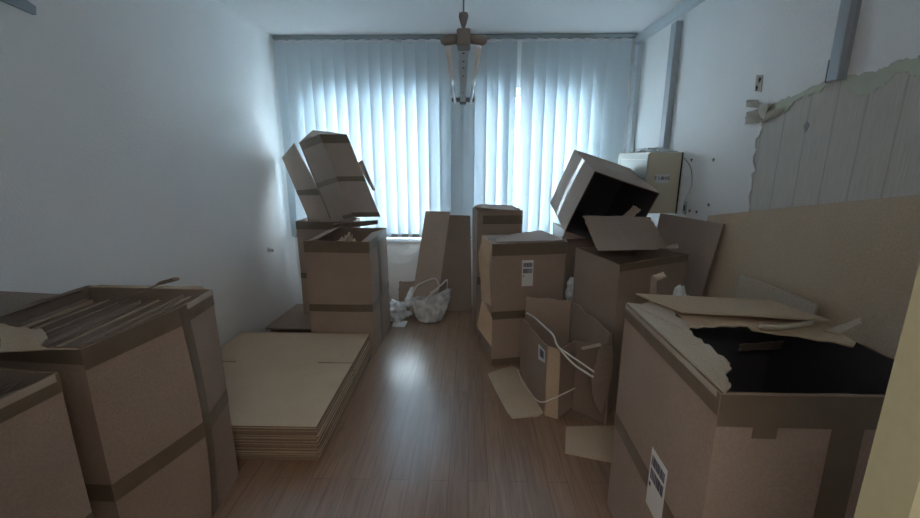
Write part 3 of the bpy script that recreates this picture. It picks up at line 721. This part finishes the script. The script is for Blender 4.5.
if nf.y > 0: nf = -nf
obj('tape_strip', Q(onq(.53, .02) + nf, onq(.61, .02) + nf, onq(.61, .98) + nf, onq(.53, .98) + nf, th=.001, warp=.004, seed=12), TP, sf)
obj('box_flap', Q((-0.9125, 3.66, 1.509), (-0.8227, 3.7, 1.255), (-0.8587, 3.78, 1.24), (-0.9877, 3.78, 1.482), warp=.003, seed=13), [KD], cD)
tag(obj('cardboard_piece', Q((-1.184, 3.62, 0.9684), (-0.7996, 3.66, 0.9988), (-0.8454, 3.82, 0.939), (-1.241, 3.84, 0.8881), warp=.006, seed=14, rag=(.1, .05, .1, .05)), [KR], loc=(-1.0, 3.7, .94)), 'crumpled cardboard piece wedged under the leaning box', 'cardboard')

# centre: flat pieces against the window wall
tag(obj('cardboard_strip', Q((-.60, 4.03, .004), (-.335, 4.05, .004), (-.192, 4.13, 1.015), (-.432, 4.13, 1.02), th=.006, warp=.004, seed=15, nu=6, nv=20), [KP], loc=(-.45, 4.05, 0)), 'long cardboard strip with two folds leaning on the window wall', 'cardboard', 'strips leaning on the window wall')
o = tag(obj('cardboard_strip', Q((-.36, 4.09, .004), (.03, 4.09, .004), (.005, 4.146, .975), (-.21, 4.146, .98), th=.006, warp=.004, seed=16, nu=6, nv=20), [KD], loc=(-.13, 4.1, 0)), 'darker cardboard strip leaning on the window wall beside the tall box', 'cardboard', 'strips leaning on the window wall')
tag(obj('cardboard_scrap', Q((-.74, 4.18, .004), (-.53, 4.18, .004), (-.532, 4.26, .27), (-.735, 4.26, .255), th=.006, rag=(0, .04, .12, .04), seed=17), [KR], loc=(-.63, 4.2, 0)), 'small brown scrap standing against the wall behind the plastic bags', 'cardboard')
# plastic bags
def blob(c, rx, ry, rz, seed, amp, cut=0.0, sub=4):
    bm = bmesh.new(); bmesh.ops.create_icosphere(bm, subdivisions=sub, radius=1)
    for v_ in bm.verts:
        n_ = v_.co.copy(); a = 1 + amp * (noise.noise(n_ * 2.1 + Vector((seed, 0, 0))) + .6 * noise.noise(n_ * 5 + Vector((0, seed, 0))) + .35 * abs(noise.noise(n_ * 11 + Vector((0, 0, seed)))))
        z = max(n_.z * rz * a, -c[2] + .003)
        v_.co = Vector((c[0] + n_.x * rx * a, c[1] + n_.y * ry * a, c[2] + z))
    return bm
bg_ = thing('plastic_bag', 'clear plastic carrier bag with two looped handles standing on the floor', 'bag', (-.38, 3.86, 0))
bm = bmesh.new(); n1, n2 = 40, 12; G = []
for j in range(n2 + 1):
    f = j / n2; row = []
    for i in range(n1):
        a = 2 * math.pi * i / n1
        rx = .160 + .03 * f - .04 * (1 - f) ** 3; ry = .10 - .02 * f
        wv = 1 + .10 * noise.noise(Vector((math.cos(a) * 3, math.sin(a) * 3, f * 4))) + .06 * noise.noise(Vector((math.cos(a) * 9, math.sin(a) * 9, f * 7)))
        top = .215 + .05 * math.cos(a) + .05 * abs(math.cos(a)) + .02 * noise.noise(Vector((a * 2, 1, 1)))
        row.append(bm.verts.new((-.385 + .03 * f + rx * wv * math.cos(a), 3.86 + ry * wv * math.sin(a), .004 + top * f)))
    G.append(row)
for j in range(n2):
    for i in range(n1): bm.faces.new((G[j][i], G[j][(i + 1) % n1], G[j + 1][(i + 1) % n1], G[j + 1][i]))
bm.faces.new(G[0][::-1])
obj('bag_body', bm, FILM, bg_, smooth=True)
obj('bag_bottom', blob((-.385, 3.86, .05), .135, .082, .055, 3, .12), KL, bg_, smooth=True)
for pts in ([(-0.55, 3.8, 0.2482), (-0.4906, 3.8, 0.357), (-0.4051, 3.8, 0.4064), (-0.3205, 3.8, 0.4313), (-0.293, 3.8, 0.3877), (-0.2945, 3.81, 0.3259), (-0.3988, 3.8, 0.2394), (-0.4468, 3.79, 0.1529)], [(-0.3735, 3.84, 0.2761), (-0.2789, 3.86, 0.3401), (-0.2118, 3.86, 0.4), (-0.2184, 3.88, 0.2944), (-0.243, 3.88, 0.2237)]):
    obj('bag_handle', tube(bmesh.new(), spline(pts, 6), .008, 6, flat=.5), STRAP, bg_, smooth=True)
tag(obj('plastic_film', blob((-.705, 3.84, .075), .105, .10, .095, 5, .5), FILM, loc=(-.66, 3.82, 0), smooth=True), 'crumpled heap of clear plastic film beside the taped box', 'plastic film')
tag(obj('plastic_film', Q((-.66, 3.93, .10), (-.565, 3.93, .10), (-.555, 4.0, .30), (-.58, 4.0, .29), th=.0015, warp=.03, seed=18, rag=(.1, .1, .1, .1)), FILM, loc=(-.6, 3.95, .1)), 'twisted end of plastic film sticking up behind the film heap', 'plastic film')
tag(obj('folded_paper', Q((-.715, 3.665, .006), (-.60, 3.665, .006), (-.585, 3.76, .02), (-.715, 3.76, .02), th=.010, warp=.006, seed=19), [LBL], loc=(-.65, 3.7, 0)), 'folded white paper lying on the floor in front of the film heap', 'paper')

# tall narrow box and the labelled box
TF = Box(cdims(.2355, 3.655, 0, .12, .385, .30, 1.10), 6, .005, .004)
cF = carton('tall box standing by the window behind the labelled box', TF, tapes=[('front', .12, 1, .90, .965), ('front', 0, 1, .43, .49)], rag=.012)
obj('box_flap', Q((0.0351, 3.5, 1.128), (0.4356, 3.54, 1.091), (0.3973, 3.74, 1.115), (0.0717, 3.7, 1.132), seed=21, rag=(.0, .05, .15, .05), warp=.008), [KR], cF)
GC = cdims(.395, 3.185, 0, .205, .54, .375, .93)
GC.update({(0, 0, 1): (0.1623, 2.945, 0.9336), (1, 0, 1): (0.7081, 3.06, 0.9316)})
TG = Box(GC, 7, .004, .005)
cG = carton('square box with a white shipping label and open side flaps', TG, open_axis=None, tapes=[('front', 0, 1, .905, .998), ('front', .0, 1, .39, .455), ('front', 0, 1, .0, .05), ('top', .0, 1, .38, .56)])
ship_label(TG, 'front', .40, .555, .655, .865, cG)
obj('side_flap', Q((0.1579, 2.93, 0.9366), (0.0958, 2.99, 0.9898), (0.0638, 2.93, 0.8567), (0.1382, 2.9, 0.7698), th=.006, seed=22, warp=.006, rag=(0, .06, 0, 0)), [KL], cG)
obj('side_flap', Q((0.1382, 2.9, 0.7698), (0.0638, 2.93, 0.8567), (0.0932, 2.95, 0.5224), (0.1587, 2.93, 0.4761), th=.006, seed=23, warp=.006, rag=(0, .06, 0, 0)), [KL], cG)
obj('side_flap', Q((0.0932, 2.95, 0.5224), (0.1676, 2.93, 0.3832), (0.1662, 2.9, 0.1672), (0.054, 2.9, 0.3318), th=.006, seed=24, warp=.003), [KL], cG)
obj('box_flap', Q((0.1735, 2.96, 0.9451), (0.7061, 3.07, 0.9408), (0.5836, 3.44, 0.9443), (0.2412, 3.32, 0.9232), th=.005, seed=25, warp=.010, rag=(.02, .02, .1, .05)), [KR], cG)

# torn open box with white strap, in front of the labelled box
ti = thing('torn_box', 'torn low box cut open at the front with a white strap hanging over it', 'box', (.6, 2.55, 0), 'cardboard boxes')
bl = (.375, 2.80); fl = (.462, 2.30); br = (.685, 2.70); fr = (.80, 2.20)
obj('left_panel', Q((*bl, .004), (*fl, .004), (fl[0] - .004, fl[1], .452), (bl[0], bl[1], .432), seed=31, warp=.008, rag=(0, 0, .02, 0)), [KR, KE], ti)
obj('back_panel', Q((bl[0] + .02, bl[1] + .0, .004), (*br, .004), (br[0] - .005, br[1], .600), (.392, 2.78, .602), seed=32, warp=.008, rag=(0, 0, .03, 0)), [KR, KE], ti)
obj('right_panel', Q((*br, .004), (*fr, .004), (.785, 2.19, .59), (br[0] + .002, br[1], .603), seed=33, warp=.006, rag=(0, 0, .06, 0)), [KR, KE], ti)
obj('corner_panel', Q((*fl, .004), (.535, 2.265, .004), (.525, 2.27, .452), (fl[0], fl[1], .455), seed=34, warp=.003), [KL, KE], ti)  # paler kraft paints the light falling on this panel
obj('front_panel', Q((.535, 2.268, .004), (.66, 2.40, .004), (.65, 2.41, .455), (.527, 2.272, .45), seed=35, warp=.006, rag=(0, 0, .03, 0)), [KR, KE], ti)
obj('front_panel', Q((.645, 2.36, .004), (.80, 2.21, .004), (.79, 2.20, .50), (.64, 2.37, .46), seed=36, warp=.006, rag=(0, .02, .05, 0)), [KD, KE], ti)
obj('bottom_panel', Q((bl[0] + .02, bl[1] - .02, .006), (fl[0] + .02, fl[1] + .02, .006), (fr[0] - .02, fr[1] + .04, .006), (br[0] - .01, br[1] - .02, .006), th=.005, warp=.001), [KD], ti)
obj('torn_flap', plate(jagged([(0.6937, 2.12, 0.5153), (0.7396, 2.14, 0.5531), (0.7773, 2.17, 0.6043), (0.7842, 2.14, 0.5008), (0.7761, 2.12, 0.3564), (0.7285, 2.08, 0.1854), (0.7136, 2.08, 0.1667), (0.6664, 2.08, 0.2938), (0.6611, 2.09, 0.4071), (0.6866, 2.1, 0.4609)], 3, .012, 6, True), .006, 0, 0), [KD], ti)
obj('torn_edge', Q((0.6383, 2.25, 0.477), (0.7174, 2.17, 0.5391), (0.7242, 2.17, 0.5214), (0.6449, 2.25, 0.4617), th=.004, nu=8, nv=2, warp=.004, seed=37), KW, ti)
obj('side_flap', Q((bl[0], bl[1], .004), (.375, 2.84, .004), (.371, 2.85, .432), (bl[0] - .004, bl[1], .432), th=.006, seed=38), [KR], ti)
lab = obj('shipping_label', Q((0.4195, 2.382, 0.4324), (0.4335, 2.241, 0.4542), (0.4335, 2.224, 0.3886), (0.4195, 2.358, 0.3456), th=.002, warp=0), LBL, ti)
obj('print', Q((0.418, 2.317, 0.4367), (0.4255, 2.243, 0.4473), (0.4255, 2.232, 0.409), (0.418, 2.305, 0.3916), th=.002, warp=0), INK, lab)
def ribbon(pts, wd=.006, th=.0016):
    return tube(bmesh.new(), spline(pts, 6), wd, 6, flat=1.0)
tag(obj('plastic_strap', ribbon([(0.3918, 2.72, 0.5032), (0.4275, 2.6, 0.5143), (0.4607, 2.42, 0.5268), (0.4779, 2.26, 0.5445), (0.4926, 2.21, 0.5063), (0.5357, 2.19, 0.4558), (0.59, 2.15, 0.4102), (0.6589, 2.06, 0.3941)]), STRAP, loc=(.5, 2.4, .4), smooth=True), 'white plastic strap draped over the torn low box', 'strap')
tag(obj('plastic_strap', ribbon([(0.5011, 2.22, 0.4896), (0.5495, 2.18, 0.4669), (0.6018, 2.12, 0.4497), (0.6589, 2.05, 0.4286)], .005), STRAP, loc=(.6, 2.2, .4), smooth=True), 'shorter white strap end running beside the draped strap', 'strap')
tag(obj('plastic_strap', ribbon([(0.3519, 2.78, 0.0472), (0.3586, 2.6, 0.062), (0.3838, 2.4, 0.0922), (0.4227, 2.26, 0.1173), (0.486, 2.23, 0.1565), (0.5456, 2.22, 0.1958), (0.6177, 2.24, 0.2236)], .004), STRAP, loc=(.4, 2.4, .02), smooth=True), 'thin white strap looped low at the foot of the torn box', 'strap')
tag(obj('cardboard_flap', plate(jagged([(0.1386, 2.797, 0.004), (0.3239, 2.922, 0.004), (0.3826, 2.847, 0.004), (0.476, 2.332, 0.004), (0.4203, 2.289, 0.004), (0.2603, 2.26, 0.004), (0.2412, 2.316, 0.004)], 2, .006, 3, True), .006, 0, 0), [KL], loc=(.3, 2.5, 0)), 'flat cardboard flap on the floor in front of the torn box', 'cardboard')
tag(obj('cardboard_flap', plate([(0.5662, 2.185, 0.004), (1.004, 2.214, 0.004), (0.8655, 1.856, 0.004), (0.5117, 1.96, 0.004)], .006, 0, 0), [KL], loc=(.7, 2.0, 0)), 'flat cardboard piece on the floor beside the big front box', 'cardboard')

# box with the raised flap, box behind it, tilted box on top
TJ = Box({(0, 0, 0): (0.8552, 2.348, 0), (0, 0, 1): (0.8552, 2.348, 0.95), (0, 1, 0): (0.6944, 2.749, 0), (0, 1, 1): (0.6944, 2.749, 0.95), (1, 0, 0): (1.325, 2.536, 0), (1, 0, 1): (1.325, 2.536, 0.95), (1, 1, 0): (1.164, 2.938, 0), (1, 1, 1): (1.164, 2.938, 0.95)}, 8, .004, .003)
TJ.c[0, 0, 1] = Vector((0.8522, 2.348, 0.9385)); TJ.c[1, 0, 1] = Vector((1.323, 2.536, 0.9594)); TJ.c[0, 1, 1] = Vector((0.7008, 2.749, 0.9486))
cJ = carton('open box with a wide bent lid flap standing up', TJ, tapes=[('front', 0, 1, .955, .998)], rag=.006, inner_mi=2)
h0, h1 = Vector((0.821, 2.676, 0.945)), Vector((1.307, 2.748, 0.945))
m0, m1 = Vector((0.8137, 2.82, 1.016)), Vector((1.281, 2.86, 1.025))
bm = Q(h0, h1, m1, m0, warp=.004, seed=41, rag=(0, .03, 0, .015)); quad(bm, m0, m1, Vector((1.256, 2.97, 1.122)), Vector((0.7807, 2.93, 1.136)), warp=.004, seed=41, rag=(0, .04, .05, .02))
obj('lid_flap', bm, [KR], cJ)
obj('torn_edge', Q((1.283, 2.74, 0.9533), (1.327, 2.66, 0.9639), (1.331, 2.7, 0.9882), (1.299, 2.75, 0.9647), th=.004, warp=.006, seed=42, rag=(.1, .1, .4, .1)), KW, cJ)
PC = cdims(.98, 3.40, 0, .03, .48, .50, .83); PC[0, 0, 1] = (.735, 3.16, .985); PC[0, 1, 1] = (.72, 3.66, .985)
TP_ = Box(PC, 9, .002, 0)
carton('closed box hidden behind the open box, carrying the tilted box', TP_, mats=[KD, KE, KD], open_axis=None, tapes=[('left', 0, 1, .91, 1)])
KC = {(0, 0, 0): (0.6778, 3.009, 1.012), (0, 0, 1): (0.8264, 2.896, 1.441), (0, 1, 0): (0.6687, 3.566, 1.163), (0, 1, 1): (0.8173, 3.453, 1.591), (1, 0, 0): (1.145, 3.057, 0.8629), (1, 0, 1): (1.293, 2.944, 1.291), (1, 1, 0): (1.135, 3.614, 1.013), (1, 1, 1): (1.284, 3.501, 1.442)}
TK = Box(KC, 10, .005, .006)
cK = carton('tilted open box with a shade-dark inside lying on top by the cabinet', TK, mats=[KR, KE, PITCH], open_axis='front', inner_mi=2, tapes=[], t=.007)
obj('tape_strip', patch(TK, 'left', .44, .56, 0, 1.0, nu=4, nv=10), TL, cK)
obj('tape_strip', patch(TK, 'top', .30, .55, .30, .42), TL, cK)
q = Vector(KC[1, 0, 0]).lerp(Vector(KC[1, 0, 1]), .55)
obj('box_flap', Q(KC[0, 0, 0], KC[1, 0, 0], Vector(KC[1, 0, 0]) + Vector((.05, -.02, .10)), Vector(KC[0, 0, 0]) + Vector((-.02, -.03, -.05)), th=.006, seed=43, warp=.008, rag=(0, .05, .15, .05)), [KR], cK)
obj('box_flap', Q((1.149, 3, 1.205), (1.201, 3, 1.17), (1.149, 2.98, 1.124), (1.066, 2.98, 1.123), th=.005, seed=44, warp=.008, rag=(.1, .1, .1, .1)), [KR], cK)
tag(obj('plastic_film', blob((.735, 2.93, .60), .035, .06, .09, 9, .4, sub=3), FILM, loc=(.73, 2.9, .5), smooth=True), 'scrap of plastic film stuck between labelled box and flap box', 'plastic film')

# large panels along the right wall
ca, cb_ = (1.472, 2.75, .72), (1.492, 1.0, 1.055)
longsheet = Q((1.405, 2.75, .004), (1.405, 1.0, .004), cb_, ca, th=.007, nu=20, nv=8, warp=.004, seed=51)
quad(longsheet, ca, cb_, (1.538, 1.0, 1.50), (1.533, 2.75, 1.165), th=.007, nu=20, nv=8, warp=.004, seed=51)
tag(obj('cardboard_sheet', longsheet, [KL], loc=(1.45, 1.9, 0)), 'very long cardboard sheet leaning along the right wall', 'cardboard', 'panels leaning on the right wall')
tag(obj('cardboard_sheet', Q((1.26, 3.10, .004), (1.345, 2.55, .004), (1.485, 2.491, 1.15), (1.385, 3.097, 1.137), th=.007, warp=.004, seed=52), [KR], loc=(1.4, 2.8, 0)), 'brown cardboard panel leaning against the long sheet behind the flap box', 'cardboard', 'panels leaning on the right wall')
tag(obj('cardboard_sheet', Q((1.275, 2.04, .004), (1.37, 1.66, .004), (1.411, 1.66, 0.9502), (1.321, 2.02, 0.9762), th=.012, warp=.003, seed=53), [KW], loc=(1.3, 1.85, 0)), 'smaller cardboard panel standing between the big front box and the long sheet', 'cardboard', 'panels leaning on the right wall')

# big front right box
MC = cdims(.9267, 1.2887, 0, -.0086, .6004, .6738, .9604)
TM = Box(MC, 11, .003, .004)
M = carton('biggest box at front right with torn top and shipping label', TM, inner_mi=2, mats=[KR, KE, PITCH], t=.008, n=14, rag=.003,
           tapes=[('front', 0, 1, .905, .998), ('left', 0, 1, .935, .998), ('left', 0, 1, .425, .49), ('front', .15, .25, .872, .905), ('front', .47, .60, 0, .905)])
ship_label(TM, 'left', .285, .455, .37, .60, M, True)
obj('tape_strip', patch(TM, 'left', .02, .99, .982, .9995, off=.0036), TL, M)
obj('torn_flap', plate([(0.6251, 1.609, 0.966), (0.6713, 1.587, 0.966), (0.7515, 1.648, 0.966)] + jagged([(0.7515, 1.648, 0.966), (0.764, 1.544, 0.966), (0.7521, 1.47, 0.966), (0.7564, 1.384, 0.966), (0.7268, 1.299, 0.966), (0.7251, 1.252, 0.966), (0.7334, 1.216, 0.966), (0.7226, 1.149, 0.966), (0.7337, 1.1, 0.966), (0.6834, 1.037, 0.966), (0.6578, 0.9759, 0.966)], 4, .012, 3)[1:] + [(0.6264, 0.9473, 0.966)], .005, 0, 0), [KW], M)
obj('torn_flap', plate([(0.7824, 1.6, 0.962)] + jagged([(0.7563, 1.376, 0.962), (0.859, 1.379, 0.962), (0.9571, 1.39, 0.962), (0.9496, 1.346, 0.962), (1.049, 1.315, 0.962), (1.129, 1.263, 0.962), (1.176, 1.228, 0.962)], 4, .006, 5) + [(1.21, 1.258, 0.962), (1.244, 1.414, 0.962), (1.073, 1.619, 0.962)], .005, 0, 0), [KL], M)
obj('torn_flap', Q((1.023, 1.5, 0.8409), (1.249, 1.56, 0.8323), (1.232, 1.57, 0.7937), (1.036, 1.52, 0.807), th=.004, seed=61, warp=.006, rag=(.1, .1, .15, .1)), [KR], M)
obj('rolled_ply', tube(bmesh.new(), spline([(0.9738, 1.361, 0.974), (1.022, 1.349, 0.974), (1.088, 1.364, 0.974), (1.149, 1.383, 0.974), (1.184, 1.402, 0.974)], 5), [.004] + [.010] * 19 + [.004], 8), KW, M, smooth=True)
tag(obj('cardboard_sheet', Q((0.6803, 1.667, 0.985), (0.7633, 1.46, 0.985), (1.232, 1.384, 0.985), (1.171, 1.591, 0.985), th=.006, nu=6, nv=10, warp=.002, seed=62), [KL], loc=(.95, 1.55, .98)), 'flat cardboard sheet lying across the back of the biggest box', 'cardboard')
tag(obj('cardboard_scrap', Q((1.163, 1.329, 0.975), (1.192, 1.305, 0.975), (1.289, 1.339, 1), (1.298, 1.359, 1.01), th=.004, nu=6, nv=10, warp=.012, seed=63, rag=(.1, .02, .1, .02)), [KW], loc=(1.2, 1.4, .97)), 'pale twisted scrap of corrugated cardboard on the right rim of the biggest box', 'cardboard')
o = tag(obj('cardboard_scrap', Q((.80, 1.80, .004), (.90, 1.80, .004), (0.8474, 1.86, 0.9845), (0.8226, 1.86, 1.008), th=.005, nu=6, nv=24, warp=.006, seed=64), [KR], loc=(.85, 1.82, 0)), 'curled torn cardboard tongue behind the biggest box', 'cardboard')
obj('torn_edge', Q((0.8226, 1.86, 1.008), (0.8474, 1.86, 0.9845), (0.876, 1.84, 1.009), (0.8608, 1.84, 1.028), th=.004, nu=6, nv=6, warp=.008, seed=65, sag=.01, rag=(.05, .1, .1, .1)), KW, o)
tag(obj('plastic_film', blob((.985, 1.89, .45), .105, .075, .475, 12, .14, sub=4), FILM, loc=(.97, 1.88, 0), smooth=True), 'bluish crumpled plastic film poking up beside the curled tongue behind the biggest box', 'plastic film')
